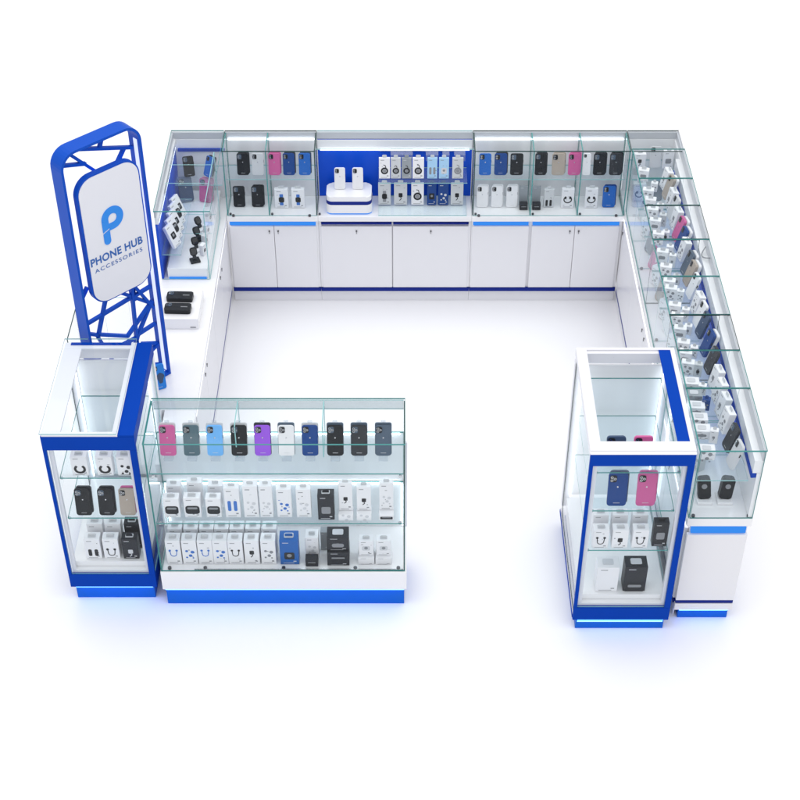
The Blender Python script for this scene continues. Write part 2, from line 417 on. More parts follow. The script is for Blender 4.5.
for z in (1.020, .640):
    for sx in (X0 + .03, X1 - .03):
        bm = bmesh.new(); disc(bm, sx, -.004, z + .042 if z > 1 else z + .045, .010, .012, 12, 'y'); u.part('shelf_clip', bm, M['steel'])
for cx in (X0 + .05, -2.2, -1.73, -1.3, X1 - .04): u.clamp(cx, Y0 + .025, .306, .011)
u.box('sliding_rail', (X0 + .2, X1 - .012, Y0 + .011, Y0 + .018, .306, .314), 'steel', .001)

# ------------------------------------------------------------------ glass towers
def tower(label, x0, x1, y0, y1, zt, zb, base_y, shelves, left):
    u = Unit('glass_tower', label, 'display cabinet', ((x0 + x1) / 2, (y0 + y1) / 2, 0), 'blue framed glass towers at the front corners')
    th = .026
    zf = zt - .012 if left else zt - .004
    u.box('base', (x0 + .022, x1 - .022, base_y, y1 - .03, 0, zb - .004), 'plinth', .003)
    u.box('base_led', (x0 + .03, x1 - .03, base_y - .0035, base_y - .0005, zb - .030, zb - .023), 'led_base', .0005)
    u.box('wash_strip', (x0 + .03, x1 - .03, y0 + .002, base_y - .003, zb - .005, zb - .001), 'wash_led', .0005)
    # front face frame
    hb = .100 if left else .085
    rb = .036
    u.box('front_frame', [(x0, x1, y0, y0 + .022, zf - hb, zf), (x0, x1, y0, y0 + .022, zb, zb + .105),
                          (x0, x0 + .020, y0 + .0004, y0 + .022, zb + .1055, zf - hb - .0005), (x1 - rb, x1, y0 + .0004, y0 + .022, zb + .1055, zf - hb - .0005)], 'blue', .001)
    if not left:
        u.box('top_rim', [(x0 - .002, x1 + .002, y0 - .002, y0 + .024, zf + .001, zf + .004)], 'frame_white', .001)
    # side rails, back frame, floor deck
    u.box('side_rail', [(x1 - .030, x1 - .001, y0 + .0225, y1 - .001, zf - .075, zf - .0005), (x1 - .030, x1 - .001, y0 + .0225, y1 - .001, zb, zb + .09)], 'blue' if left else 'frame_white', .001)
    u.box('side_rail', [(x0 + .001, x0 + .024, y0 + .0225, y1 - .001, zf - .045, zf - .0005), (x0 + .001, x0 + .024, y0 + .0225, y1 - .001, zb, zb + .03)], 'frame_white' , .001)
    u.box('lower_trim', [(x0 - .0025, x0 + .0005, y0 + .023, y1 - .001, zb - .002, zb + .02)], 'blue', .0005)
    u.box('corner_post', [(x0 + .0255, x0 + .047, y0 + .0225, y0 + .05, zb + .092, zf - .10), (x1 - .055, x1 - .0315, y0 + .0225, y0 + .05, zb + .092, zf - .10)], 'frame_white', .001)
    for px in (x0 + .022, x1 - .022):
        u.box('corner_post', (px - .021, px + .021, y1 - .045, y1 - .002, zb + .092, zf - .076), 'frame_white', .001)
    u.box('deck', (x0 + .026, x1 - .032, y0 + .052, y1 - .047, zb + .04, shelves[-1]), 'white_gloss', .002)
    u.box('sill', [(x0 + .024, x1 - .034, y0 + .024, y0 + .051, zb + .06, zb + .128)], 'white_gloss', .003)
    u.box('back_panel', (x0 + .045, x1 - .045, y1 - .020, y1 - .008, shelves[-1] + .001, zf - .11), 'white_gloss', .001)
    for px in (x0 + .0435, x1 - .0495):
        u.box('led_strip', (px, px + .006, y1 - .060, y1 - .046, shelves[-1] + .02, zf - .12), 'case_led', .001)
    u.box('back_rail', [(x0 + .026, x1 - .032, y1 - .046, y1 - .001, zf - .075, zf - .001)], 'frame_white', .002)
    # glass
    u.pane('glass_front', (x0 + .0205, x1 - rb - .0005, y0 + .008, y0 + .013, zb + .106, zf - hb - .001), 'edge_pale')
    u.pane('glass_side', (x0 + .004, x0 + .009, y0 + .024, y1 - .048, zb + .032, zf - .047), 'edge_dark')
    u.pane('glass_side', (x1 - .010, x1 - .005, y0 + .024, y1 - .048, zb + .092, zf - .077), 'edge_pale')
    for z in shelves[:-1]:
        u.pane('glass_shelf', (x0 + .048, x1 - .057, y0 + .055, y1 - .05, z - .007, z), 'edge', 'shelf')
        for sx in (x0 + .055, x1 - .064):
            bm = bmesh.new(); disc(bm, sx, y0 + .070, z - .020, .008, .012, 12, 'z'); u.part('shelf_clip', bm, M['steel'])
    # top
    if left:
        u.box('top_frame', [(x0 + .006, x0 + .110, y0 + .033, y1 - .061, zf + .0005, zt), (x0 + .006, x1 - .093, y0 + .002, y0 + .0325, zf + .0005, zt),
                            (x1 - .125, x1 - .093, y0 + .033, y1 - .061, zf + .0005, zt), (x0 + .006, x1 - .093, y1 - .0605, y1 - .003, zf + .0005, zt)], 'frame_white', .001)
        u.box('top_stripe', (x1 - .0925, x1 - .001, y0 + .002, y1 - .003, zf + .0005, zt), 'blue', .001)
        u.box('rear_stripe', (x0 + .04, x1 - .125, y1 - .030, y1 - .006, zt + .0005, zt + .004), 'blue', .0005)
        u.pane('glass_top', (x0 - .003, x1 - .096, y0 - .001, y1 + .02, zt + .006, zt + .013), 'edge_pale')
    else:
        u.box('top_frame', [(x0, x0 + .062, y0 + .1005, y1 - .022, zf + .0005, zt + .004), (x0, x1 + .004, y0 + .0245, y0 + .100, zf + .0005, zt + .004),
                            (x1 - .022, x1 + .004, y0 + .1005, y1 - .022, zf + .0005, zt + .004), (x0, x1 + .004, y1 - .0215, y1, zf + .0005, zt + .004)], 'frame_white', .001)
        u.box('top_stripe', (x1 - .090, x1 - .0225, y0 + .1005, y1 - .022, zf + .0005, zt + .003), 'blue', .001)
        u.box('inner_frame', [(x0 + .027, x0 + .062, y0 + .10, y1 - .048, zf - .075, zf - .0005)], 'frame_white', .001)
    return u
tower('tall glass tower with blue frame and glazed lid at the front left corner', -3.036, -2.512, .013, .850, 1.360, .125, .040, [.985, .662, .295], True)
tower('tall white rimmed glass tower with blue front frame at the front right', 0.0, .573, -.223, .700, 1.436, .092, -.208, [1.25, .955, .635, .260], False)

# ------------------------------------------------------------------ sign
SA = R(43.877); SW = .541; SB = .802; SH = 2.63 - SB
sg = thing('sign_tower', 'tall blue lattice frame carrying a white rounded sign panel at the left', 'sign', (-2.89, .86, SB), SA)
def sp(name, bm, mat, parent=None, smooth=False): return finish(name, bm, mat, parent or sg, smooth)
def frame_outline(inset, r):
    x0, x1, z0, z1 = inset, SW - inset, inset, SH - inset; pts = []
    for cx, cz, a0, rr in ((x1 - r, z1 - r, 0, r), (x0 + r, z1 - r, 90, r)):
        for i in range(9):
            a = R(a0 + 90 * i / 8); pts.append((cx + rr * math.cos(a), cz + rr * math.sin(a)))
    pts += [(x0, z0), (x1, z0)]
    return pts
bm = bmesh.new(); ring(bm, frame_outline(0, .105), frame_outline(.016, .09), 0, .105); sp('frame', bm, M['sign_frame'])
bm = bmesh.new(); box(bm, SW - .0215, SW - .0175, .020, .052, .03, SH - .11); sp('led_strip', bm, M['led_sign'])
bm = bmesh.new(); box(bm, SW - .10, SW - .024, .030, .062, .0175, .0225); sp('led_strip', bm, M['led_sign'])
def v(z): return z - SB
bars = [((.075, 2.615), (.268, 2.39)), ((.022, 2.535), (.20, 2.478)), ((.125, 2.60), (.519, 2.45)), ((.337, 2.615), (.305, 2.535)), ((.47, 2.475), (.41, 2.40)),
        ((.022, 1.60), (.085, 1.68)), ((.220, 1.60), (.105, 1.30)), ((.020, 1.425), (.389, 1.457)), ((.24, 1.585), (.519, 1.33)), ((.365, 1.60), (.519, 1.30)),
        ((.389, 1.457), (.519, 1.47)), ((.386, 1.60), (.365, 1.10)), ((.302, 1.19), (.519, 1.36)), ((.505, 1.345), (.375, 1.15)), ((.383, 1.165), (.519, 1.18)),
        ((.020, 1.369), (.112, 1.305)), ((.112, 1.31), (.31, 1.19)), ((.40, 1.08), (.519, 1.02)), ((.519, 1.02), (.40, .97)), ((.020, 1.15), (.375, 1.15)),
        ((.375, 1.15), (.20, .81)), ((.10, 1.30), (.20, 1.0)), ((.20, 1.0), (.519, .85))]
for i, (a, b) in enumerate(bars):
    bm = bmesh.new(); off = .006 + .0007 * (i % 9)
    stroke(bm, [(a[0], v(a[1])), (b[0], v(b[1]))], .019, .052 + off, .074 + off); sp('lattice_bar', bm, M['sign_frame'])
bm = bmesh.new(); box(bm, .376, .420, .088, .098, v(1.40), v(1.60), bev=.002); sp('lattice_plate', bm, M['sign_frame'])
PC = (.272, v(2.022)); PW, PHh = .406, .842
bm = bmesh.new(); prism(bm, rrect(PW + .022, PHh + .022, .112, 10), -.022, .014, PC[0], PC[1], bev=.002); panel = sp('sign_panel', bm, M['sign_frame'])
bm = bmesh.new(); prism(bm, rrect(PW, PHh, .100, 10), -.0275, -.0225, PC[0], PC[1], bev=.001); sp('panel_face', bm, M['sign_white'], panel)
bm = bmesh.new()
ring(bm, rrect(PW - .02, PHh - .02, .09, 10), rrect(PW - .06, PHh - .06, .07, 10), .016, .024, PC[0], PC[1]); sp('glow_strip', bm, M['led_rim'], panel)
# emblem: a P made of a curled ribbon and a separate round ended stem
def arc(cx, cz, r, a0, a1, n=26): return [(cx + r * math.cos(R(a0 + (a1 - a0) * i / n)), cz + r * math.sin(R(a0 + (a1 - a0) * i / n))) for i in range(n + 1)]
ew = .046; ec = (.262, v(2.135)); er = .052; lx = ec[0] - er
bm = bmesh.new(); stroke(bm, arc(ec[0], ec[1], er, 180, -90) + [(lx + ew / 2 + .0002, ec[1] - er)], ew, -.0305, -.0278)
prism(bm, [(lx - ew / 2, ec[1]), (lx - ew / 2, ec[1] - .074), (lx + ew / 2, ec[1] - .058), (lx + ew / 2, ec[1])], -.0305, -.0278)
sb = ec[1] - .138
prism(bm, [(lx - ew / 2, ec[1] - .083)] + [(lx + ew / 2 * math.cos(R(a)), sb + ew / 2 * math.sin(R(a))) for a in range(180, 361, 15)] + [(lx + ew / 2, ec[1] - .067)], -.0305, -.0278)
sp('emblem', bm, M['sign_blue'], panel)
def lettering(txt, x0, x1, zb, cap, bold, name, mat):
    cu = bpy.data.curves.new('lettering', 'FONT'); cu.body = txt; cu.size = 1; cu.extrude = .0; cu.offset = bold
    cu.space_character = 1.06 if bold > .015 else 1.28
    t = bpy.data.objects.new('lettering_curve', cu); COL.objects.link(t)
    bpy.context.view_layer.update()
    me = bpy.data.meshes.new_from_object(t.evaluated_get(bpy.context.evaluated_depsgraph_get()))
    bpy.data.objects.remove(t); bpy.data.curves.remove(cu)
    xs = [q.co.x for q in me.vertices]; zs = [q.co.y for q in me.vertices]
    ax, bx, az, bz = min(xs), max(xs), min(zs), max(zs)
    for q in me.vertices:
        q.co = Vector((x0 + (q.co.x - ax) / (bx - ax) * (x1 - x0), -.0285, zb + (q.co.y - az) / (bz - az) * cap))
    me.materials.append(M[mat]); me.name = name
    o = bpy.data.objects.new(name, me); COL.objects.link(o); o.parent = panel
lettering('PHONE HUB', .076, .443, v(1.874), .054, .030, 'lettering', 'sign_text')
lettering('ACCESSORIES', .096, .433, v(1.822), .027, .010, 'lettering', 'sign_text')

# ------------------------------------------------------------------ products
def tilt(bm, a):
    if a: bmesh.ops.rotate(bm, verts=bm.verts[:], cent=(0, 0, 0), matrix=Matrix.Rotation(-a, 3, 'X'))
def pprt(name, bm, mat, parent, lean=0.0, lift=0.0, smooth=False):
    tilt(bm, lean)
    if lift: bmesh.ops.translate(bm, verts=bm.verts[:], vec=(0, 0, lift))
    return finish(name, bm, mat, parent, smooth)

def phone(x, y, z, w, h, col, label, group, rz=0.0, lean=R(14), holder=False, backing=None, kick=None, lens=3, thick=.011):
    """a phone / phone case seen from behind, standing and leaning back on its easel"""
    t = thing('phone', label, 'phone', (x, y, z), rz, group)
    foot = .022 if holder else 0.0
    lift = foot + thick * math.sin(lean) + .001
    bm = bmesh.new(); prism(bm, rrect(w, h, w * .15), 0, thick, 0, h / 2, bev=.0022)
    pprt('shell', bm, M['ph_' + col], t, lean, lift)
    cw, ch = w * .36, w * .42; cx, cz = -w * .5 + cw * .5 + w * .07, h - ch * .5 - w * .08
    bm = bmesh.new(); prism(bm, rrect(cw, ch, cw * .28), -.0022, 0, cx, cz, bev=.0006)
    cm = pprt('camera_module', bm, M['ph_' + ('black' if col not in ('black', 'charcoal') else 'slate')], t, lean, lift)
    spots = [(-.22, .22), (-.22, -.22), (.22, 0.0)][:lens]
    for sx, sz in spots:
        bm = bmesh.new(); disc(bm, cx + sx * cw, -.0042, cz + sz * ch, cw * .21, .002, 12, mi=0); disc(bm, cx + sx * cw, -.0047, cz + sz * ch, cw * .13, .001, 10, mi=1)
        pprt('lens', bm, [M['steel'], M['lens']], cm, lean, lift)
    bm = bmesh.new(); disc(bm, 0, -.0007, h * .60, w * .048, .0006, 10); pprt('emblem', bm, M['steel'], t, lean, lift)
    bm = bmesh.new(); box(bm, -w * .17, w * .17, -.0007, 0, h * .09, h * .10); pprt('print_line', bm, M['print_light'], t, lean, lift)
    bm = bmesh.new(); box(bm, w / 2 - .001, w / 2 + .0018, thick * .3, thick * .7, h * .58, h * .70); pprt('side_button', bm, M['ph_charcoal'], t, lean, lift)
    if holder:
        bm = bmesh.new(); prism(bm, rrect(w * 1.06, h + .012, w * .12), thick + .001, thick + .010, 0, (h + .012) / 2, bev=.001)
        pprt('backing_case', bm, M['ph_' + holder], t, lean, lift)
        bm = bmesh.new(); prism(bm, rrect(w * .30, .014, .005), thick + .002, thick + .008, 0, h + .019); pprt('hang_tab', bm, M['clear'], t, lean, lift)
        bm = bmesh.new(); box(bm, -w * .30, w * .30, -.020, .016, 0, foot - .001, bev=.002); pprt('stand_foot', bm, M['clear'], t)
    if backing:
        bm = bmesh.new(); prism(bm, rrect(w, h, w * .15), thick + .003, thick * 2 + .003, w * .09, h / 2 + .006, bev=.002)
        pprt('backing_case', bm, M['ph_' + backing], t, lean, lift)
    # easel leg behind
    d = h * math.sin(lean) + .045
    top = Vector((thick * math.cos(lean) + h * .6 * math.sin(lean), h * .6 * math.cos(lean)))
    bm = bmesh.new(); a = top + Vector((.004, lift - foot)); b = Vector((a.x + .030 + h * .10, .001))
    vs = [bm.verts.new((sx, p.x + q, p.y)) for q in (0, .004) for p in (a, b) for sx in (-w * .18, w * .18)]
    for f in ((0, 1, 3, 2), (4, 6, 7, 5), (0, 4, 5, 1), (2, 3, 7, 6), (0, 2, 6, 4), (1, 5, 7, 3)): bm.faces.new([vs[k] for k in f])
    finish('easel_leg', bm, M['clear'] if not kick else M['ph_' + kick], t)
    return t

def picture(kind, w, h, parent, y, cz, mat='print_black', lean=0.0, lift=0.0):
    """the product shown on the front of a package, as a thin printed shape"""
    def put(bm, m=mat, name='printed_picture'): return pprt(name, bm, M[m], parent, lean, lift)
    t = .0012; y0, y1 = y - t, y
    bm = bmesh.new()
    if kind == 'headphones':
        r = w * .30; stroke(bm, arc(0, cz, r, -240, 60, 16), w * .09, y0, y1); put(bm)
        for s in (-1, 1):
            b2 = bmesh.new(); prism(b2, rrect(w * .16, w * .24, w * .07), y0 - .0006, y1, s * r * .62, cz + r * .55); put(b2)
        return
    if kind == 'coil':
        r = w * .33; ring(bm, arc(0, cz, r, 0, 345, 23), arc(0, cz, r * .58, 0, 345, 23), y0, y1); put(bm)
        b2 = bmesh.new(); disc(b2, 0, y0 + .0004, cz, r * .5, .0008, 14); put(b2, 'print_grey')
        b2 = bmesh.new(); stroke(b2, [(r * .4, cz + r * .8), (r * .2, cz + r * 1.6), (-r * .3, cz + r * 1.75)], w * .06, y0, y1); put(b2)
        return
    if kind == 'necklace':
        stroke(bm, arc(0, cz, w * .29, 125, 415, 16), w * .15, y0, y1); put(bm); return
    if kind == 'earbuds':
        bm.free()
        for s in (-1, 1):
            b2 = bmesh.new(); prism(b2, rrect(w * .15, w * .19, w * .07), y0, y1, s * w * .2, cz + w * .13); put(b2)
            b2 = bmesh.new(); stroke(b2, [(s * w * .2, cz + w * .05), (s * w * .14, cz - w * .3)], w * .055, y0, y1); put(b2)
        return
    if kind == 'wire':
        stroke(bm, [(-w * .22, cz + w * .25)] + arc(0, cz - w * .05, w * .2, 190, 350, 10) + [(w * .24, cz + w * .28)], w * .05, y0, y1); put(bm)
        for s, m in ((-1, mat), (1, mat)):
            b2 = bmesh.new(); disc(b2, s * w * .23, y0 - .0004, cz + w * .3, w * .085, t, 10); put(b2, m)
        return
    if kind == 'watch':
        prism(bm, rrect(w * .40, w * .46, w * .12), y0, y1, 0, cz); put(bm, 'print_black')
        for s in (-1, 1):
            b2 = bmesh.new(); prism(b2, rrect(w * .26, w * .24, w * .03), y0, y1, 0, cz + s * w * .36); put(b2, mat)
        return
    if kind == 'speaker':
        prism(bm, rrect(w * .84, h * .42, h * .12), y0, y1, 0, cz); put(bm, 'print_black')
        b2 = bmesh.new(); prism(b2, rrect(w * .60, h * .10, h * .04), y0 - .0006, y1, 0, cz + h * .09); put(b2, 'print_grey'); return
    if kind == 'legs':
        bm.free()
        for s in (-1, 1):
            b2 = bmesh.new(); prism(b2, rrect(w * .22, h * .34, w * .09), y0, y1, s * w * .2, cz); put(b2)
        return
    if kind == 'dots':
        bm.free()
        for sx, sz, q in ((-.18, .2, .10), (.2, .12, .13), (.05, -.16, .12), (-.2, -.3, .07), (.22, -.34, .06)):
            b2 = bmesh.new(); disc(b2, sx * w, y0, cz + sz * w * 1.2, q * w, t, 12); put(b2)
        return
    if kind == 'device':
        prism(bm, rrect(w * .55, h * .28, w * .1), y0, y1, 0, cz); put(bm)
        b2 = bmesh.new(); disc(b2, 0, y0 - .0006, cz + h * .02, w * .13, t, 12); put(b2, 'print_grey'); return
    if kind == 'plug':
        prism(bm, rrect(w * .3, w * .34, w * .06), y0, y1, 0, cz + w * .1); put(bm)
        b2 = bmesh.new(); stroke(b2, [(0, cz - w * .05), (w * .05, cz - w * .2), (-w * .08, cz - w * .34)], w * .06, y0, y1); put(b2); return
    bm.free()

def package(x, y, z, w, h, d, mat, kind, label, group, rz=0.0, pic='print_black', tab=True, lean=0.0, pz=.45, lines=True, cat='box', small=False):
    """a retail carton: printed front, thin text rules, moulded hang tab on the top"""
    t = thing('product_box', label, cat, (x, y, z), rz, group)
    lift = d * math.sin(lean) + .0008
    bm = bmesh.new(); box(bm, -w / 2, w / 2, 0, d, 0, h, bev=min(.003, d * .2)); pprt('carton', bm, M[mat], t, lean, lift)
    dark = mat in ('carton_black', 'carton_blue', 'carton_navy', 'carton_grey')
    lm = 'print_light' if dark else 'print_grey'
    if kind: picture(kind, w, h, t, -.0002, h * pz, pic, lean, lift)
    if lines:
        bm = bmesh.new(); box(bm, -w * .34, -w * .02, -.001, 0, h * .885, h * .905); pprt('print_line', bm, M[lm], t, lean, lift)
        if not small:
            bm = bmesh.new(); box(bm, -w * .34, w * .24, -.001, 0, h * .055, h * .068); pprt('print_line', bm, M[lm], t, lean, lift)
            bm = bmesh.new(); box(bm, w * .20, w * .36, -.001, 0, h * .12, h * .155); pprt('print_mark', bm, M[lm], t, lean, lift)
    if not small and not dark and kind:
        for q in range(3):                                  # odd little marks round the picture
            mx, mz, ms = random.uniform(-.36, .36) * w, random.uniform(.12, .82) * h, random.uniform(.02, .05) * w
            bm = bmesh.new()
            if q % 2: disc(bm, mx, -.0009, mz, ms, .0009, 8)
            else: box(bm, mx - ms * 1.6, mx + ms * 1.6, -.0009, 0, mz, mz + h * .014)
            pprt('print_mark', bm, M[random.choice(['print_grey', 'print_black', 'print_light', 'print_blue' if pic == 'print_blue' else 'print_grey'])], t, lean, lift)
    if tab:
        bm = bmesh.new(); prism(bm, rrect(w * .42, .022, .008), d * .42, d * .42 + .003, 0, h + .010); pprt('hang_tab', bm, M[mat if dark else 'carton_pale'], t, lean, lift)
    if not small and d > .05:
        bm = bmesh.new(); prism(bm, rrect(w * .5, d * .5, d * .1), 0, .0012)
        bmesh.ops.rotate(bm, verts=bm.verts[:], cent=(0, 0, 0), matrix=Matrix.Rotation(R(90), 3, 'X'))
        bmesh.ops.translate(bm, verts=bm.verts[:], vec=(0, d * .5, h + .0012)); pprt('top_label', bm, M['print_light'], t, lean, lift)
    return t

ORD = ['first', 'second', 'third', 'fourth', 'fifth', 'sixth', 'seventh', 'eighth', 'ninth', 'tenth', 'eleventh', 'twelfth', 'thirteenth', 'fourteenth', 'fifteenth', 'sixteenth',
       'seventeenth', 'eighteenth', 'nineteenth', 'twentieth', 'twenty-first', 'twenty-second']

# --- front showcase, top shelf: ten phones in holders
g = 'phones lined up on the top shelf of the front showcase'
S1 = [(-2.355, 'pink', 'pale'), (-2.220, 'teal', 'pale'), (-2.086, 'sky', 'pale'), (-1.948, 'black', 'pale'), (-1.814, 'purple', 'charcoal'), (-1.679, 'white', 'slate'),  # positions here and in most product tables below computed offline from image pixels
      (-1.544, 'navy', 'pale'), (-1.401, 'black', 'slate'), (-1.265, 'charcoal', 'slate'), (-1.127, 'slate', 'slate')]
NAMES = {'pink': 'pink', 'teal': 'grey-green', 'sky': 'light blue', 'black': 'black', 'purple': 'purple', 'white': 'white', 'navy': 'navy blue', 'slate': 'blue-grey',
         'charcoal': 'black', 'beige': 'beige', 'blue': 'blue', 'dusk': 'dark blue', 'pale': 'pale grey'}
S1L = ['pink phone at the left end of the front showcase top shelf', 'grey-green phone beside the pink one on the front showcase top shelf',
       'light blue phone third from the left on the front showcase top shelf', 'black phone left of the purple phone in the front showcase',
       'purple phone in a holder, the only purple one, front showcase', 'white phone between the purple and the navy phones, front showcase',
       'navy blue phone right of the white phone, front showcase top shelf', 'black phone just right of the navy phone, front showcase top shelf',
       'black phone beside the blue-grey one at the right, front showcase', 'blue-grey phone at the right end of the front showcase top shelf']
for (x, c, hb), l in zip(S1, S1L):
    phone(x, .115, 1.0885, .090, .190, c, l, g, holder=hb, lean=R(16))

# --- front showcase, middle shelf
g = 'boxes on the middle shelf of the front showcase'
wh = 'on the showcase middle shelf'
S2 = [(-2.363, .042, .092, .150, .055, 'carton', 'speaker', 'print_black', 'white box with black speaker picture, leftmost'),
      (-2.242, .042, .098, .155, .055, 'carton', 'speaker', 'print_black', 'white box with black speaker picture, second from left'),
      (-2.119, .042, .088, .150, .055, 'carton', 'speaker', 'print_black', 'white box with black speaker picture, third from left'),
      (-2.007, .042, .088, .235, .050, 'carton', 'legs', 'print_blue', 'white box picturing two blue earphones'),
      (-1.899, .042, .086, .250, .050, 'carton', 'dots', 'print_light', 'tall white box right of the blue earphone box'),
      (-1.810, .042, .076, .250, .050, 'carton', 'dots', 'print_light', 'tall narrow white box with faint dots, sixth from left'),
      (-1.706, .042, .086, .225, .050, 'carton', 'dots', 'print_blue', 'white box with small blue dots, seventh from left'),
      (-1.592, .042, .086, .225, .050, 'carton', 'dots', 'print_light', 'white box just left of the black box'),
      (-1.462, .022, .096, .195, .060, 'carton_black', 'device', 'print_grey', 'black box with a device picture'),
      (-1.348, .050, .080, .220, .020, 'carton', 'plug', 'print_black', 'white hanging pack with black plug, right of the black box'),
      (-1.242, .050, .082, .190, .040, 'carton', 'plug', 'print_black', 'white hanging pack with black plug, second from right'),
      (-1.111, .055, .082, .215, .030, 'carton', 'dots', 'print_light', 'plain white hanging pack, rightmost')]
for i, (x, y, w, h, d, m, k, p, l) in enumerate(S2):
    package(x, y, .6905 if i < 9 else .7385, w, h, d, m, k, l + ' ' + wh, g, pic=p, pz=.40)
g2 = 'flat white trays under the hanging packs'
for x, l in ((-1.348, 'small flat white box under the plug pack beside the black box, middle shelf'), (-1.242, 'small flat white box under the second plug pack, showcase middle shelf'),
             (-1.111, 'small flat white box under the rightmost pack, showcase middle shelf')):
    package(x, .014, .6905, .086, .046, .075, 'carton', 'speaker' if x > -1.2 else 'dots', l, g2, pic='print_light', tab=False, lines=False, small=True, pz=.5)
g = 'taller boxes standing behind, showcase middle shelf'
for x, l in ((-2.355, 'white box standing behind the leftmost speaker box, showcase middle shelf'), (-2.232, 'tall white box standing behind the second speaker box, showcase middle shelf'),
             (-2.112, 'white box standing behind the third speaker box, showcase middle shelf')):
    package(x, .125, .6905, .088, .175 if x != -2.232 else .2, .05, 'carton', None, l, g)

# --- front showcase, deck: seven boxes in two rows, then mixed boxes
xs = [-2.386, -2.290, -2.196, -2.106, -2.015, -1.918, -1.819]
kinds = [('wire', 'print_blue'), ('dots', 'print_blue'), ('wire', 'print_blue'), ('dots', 'print_blue'), ('wire', 'print_black'), ('plug', 'print_black'), ('dots', 'print_grey')]
for i, x in enumerate(xs):
    c = {'print_blue': 'blue', 'print_black': 'black', 'print_grey': 'grey'}[kinds[i][1]]
    o = ['leftmost', 'second from left', 'third from left', 'fourth from left', 'fifth from left', 'sixth from left', 'seventh, beside the blue box'][i]
    package(x, .030, .306, .089, .200, .070, 'carton', kinds[i][0], f'white earphone box with {c} print, {o}, bottom front row of showcase', 'front row of earphone boxes at the showcase bottom', pic=kinds[i][1], pz=.46)
    package(x + .004, .125, .306, .087, .205, .070, 'carton', kinds[i][0], f'white box behind the bottom front row of the showcase, {o.split(",")[0] if i < 6 else "seventh from left"}', 'back row of earphone boxes at the showcase bottom', pic=kinds[i][1], pz=.46)
g = 'mixed boxes at the right of the showcase bottom'
package(-1.694, .028, .306, .112, .205, .085, 'carton_blue', 'device', 'bright blue box with black device picture at the showcase bottom', g, pic='print_black', pz=.36)
package(-1.561, .085, .306, .080, .170, .075, 'carton', 'dots', 'white box behind the small black box, right of the blue box', g, pic='print_light')
package(-1.561, .010, .306, .076, .060, .050, 'carton_black', 'speaker', 'small low black box in front of a white box, showcase bottom', g, pic='print_grey', tab=False, lines=False, pz=.5)
package(-1.492, .150, .306, .040, .150, .050, 'carton_grey', None, 'small narrow dark grey box left of the stacked black boxes', g, tab=False)
package(-1.402, .019, .306, .132, .112, .110, 'carton_black', 'speaker', 'lower black box of the stacked pair at the showcase bottom', g, pic='print_grey', tab=False, pz=.5)
package(-1.402, .035, .4195, .130, .108, .095, 'carton_black', 'device', 'upper black box of the stacked pair at the showcase bottom', g, pic='print_grey', tab=False, pz=.4)
for x, n in ((-1.235, 'left'), (-1.130, 'right')):
    package(x, .028, .306, .098, .055, .105, 'carton', None, f'low white base box of the {n} earbud pair, right end of the showcase bottom', g, tab=False)
    package(x, .048, .3625, .088, .125, .055, 'carton', 'device', f'white earbud box on the {n} low box, right end of the showcase bottom', g, pic='print_light', pz=.5)

# --- left tower
g = 'boxes and phones in the left glass tower'
for x, k, l in ((-2.867, 'necklace', 'white box with black ring shaped headset, left one on the left tower top shelf'), (-2.724, 'necklace', 'white box with black ring shaped headset, middle of the left tower top shelf'),
                (-2.606, 'dots', 'white box with small black dots, right end of the left tower top shelf')):
    package(x, .085, .9855, .094, .145, .060, 'carton', k, l, g, pz=.36)
for x, c, b, l in ((-2.891, 'black', 'charcoal', 'black phone with a second case behind, left end of the left tower middle shelf'), (-2.756, 'black', 'charcoal', 'black phone in the middle of the left tower middle shelf'),
                   (-2.632, 'beige', 'pink', 'beige phone with a pink case behind it, left tower middle shelf')):
    phone(x, .085, .6625, .090, .185, c, l, g, backing=b, lean=R(10), thick=.014)
for x, m, k, p, l in ((-2.880, 'carton', 'legs', 'print_black', 'white earphone box at the left of the left tower bottom'), (-2.770, 'carton', 'wire', 'print_black', 'white cable box in the middle of the left tower bottom'),
                      (-2.655, 'carton_black', 'plug', 'print_light', 'black box with white plug picture at the left tower bottom')):
    package(x, .085, .296, .095, .165, .065, m, k, 'front ' + l, g, pic=p, pz=.32)
    package(x + .008, .175, .296, .095, .205, .065, m, None, 'taller box behind the ' + l, g)

# --- right tower
g = 'phones and boxes in the right glass tower'
phone(.156, -.120, 1.2505, .105, .185, 'dusk', 'dark blue phone seen through the open top of the right tower', g, lean=R(12), thick=.016)
phone(.305, -.120, 1.2505, .105, .185, 'pink', 'pink phone seen through the open top of the right tower', g, lean=R(12), thick=.016)
phone(.190, -.135, .9555, .108, .215, 'navy', 'navy phone with a second case behind, behind the right tower front glass', g, backing='dusk', lean=R(10), thick=.016)
phone(.353, -.135, .9555, .106, .215, 'pink', 'pink phone with a second case behind, behind the right tower front glass', g, backing='pink', lean=R(10), thick=.016)
for x, k, l in ((.123, 'wire', 'left'), (.235, 'plug', 'middle'), (.351, 'wire', 'right')):
    package(x, -.155, .6355, .092, .145, .060, 'carton', k, f'white earphone box, {l} one of three in the right tower front row', g, pz=.40)
    package(x + .004, -.06, .6355, .090, .175, .060, 'carton', None, f'taller white box behind the {l} earphone box, right tower', g)
package(.467, -.140, .6355, .086, .190, .050, 'carton_black', 'device', 'black phone case box at the right of the earphone boxes, right tower', g, pic='print_grey')
package(.192, -.150, .261, .130, .205, .095, 'carton', None, 'large plain white box at the bottom of the right tower', g, tab=False)
package(.358, -.146, .261, .132, .205, .095, 'carton_black', 'speaker', 'large black box with light lettering bars at the right tower bottom', g, pic='print_light', tab=False, pz=.13)

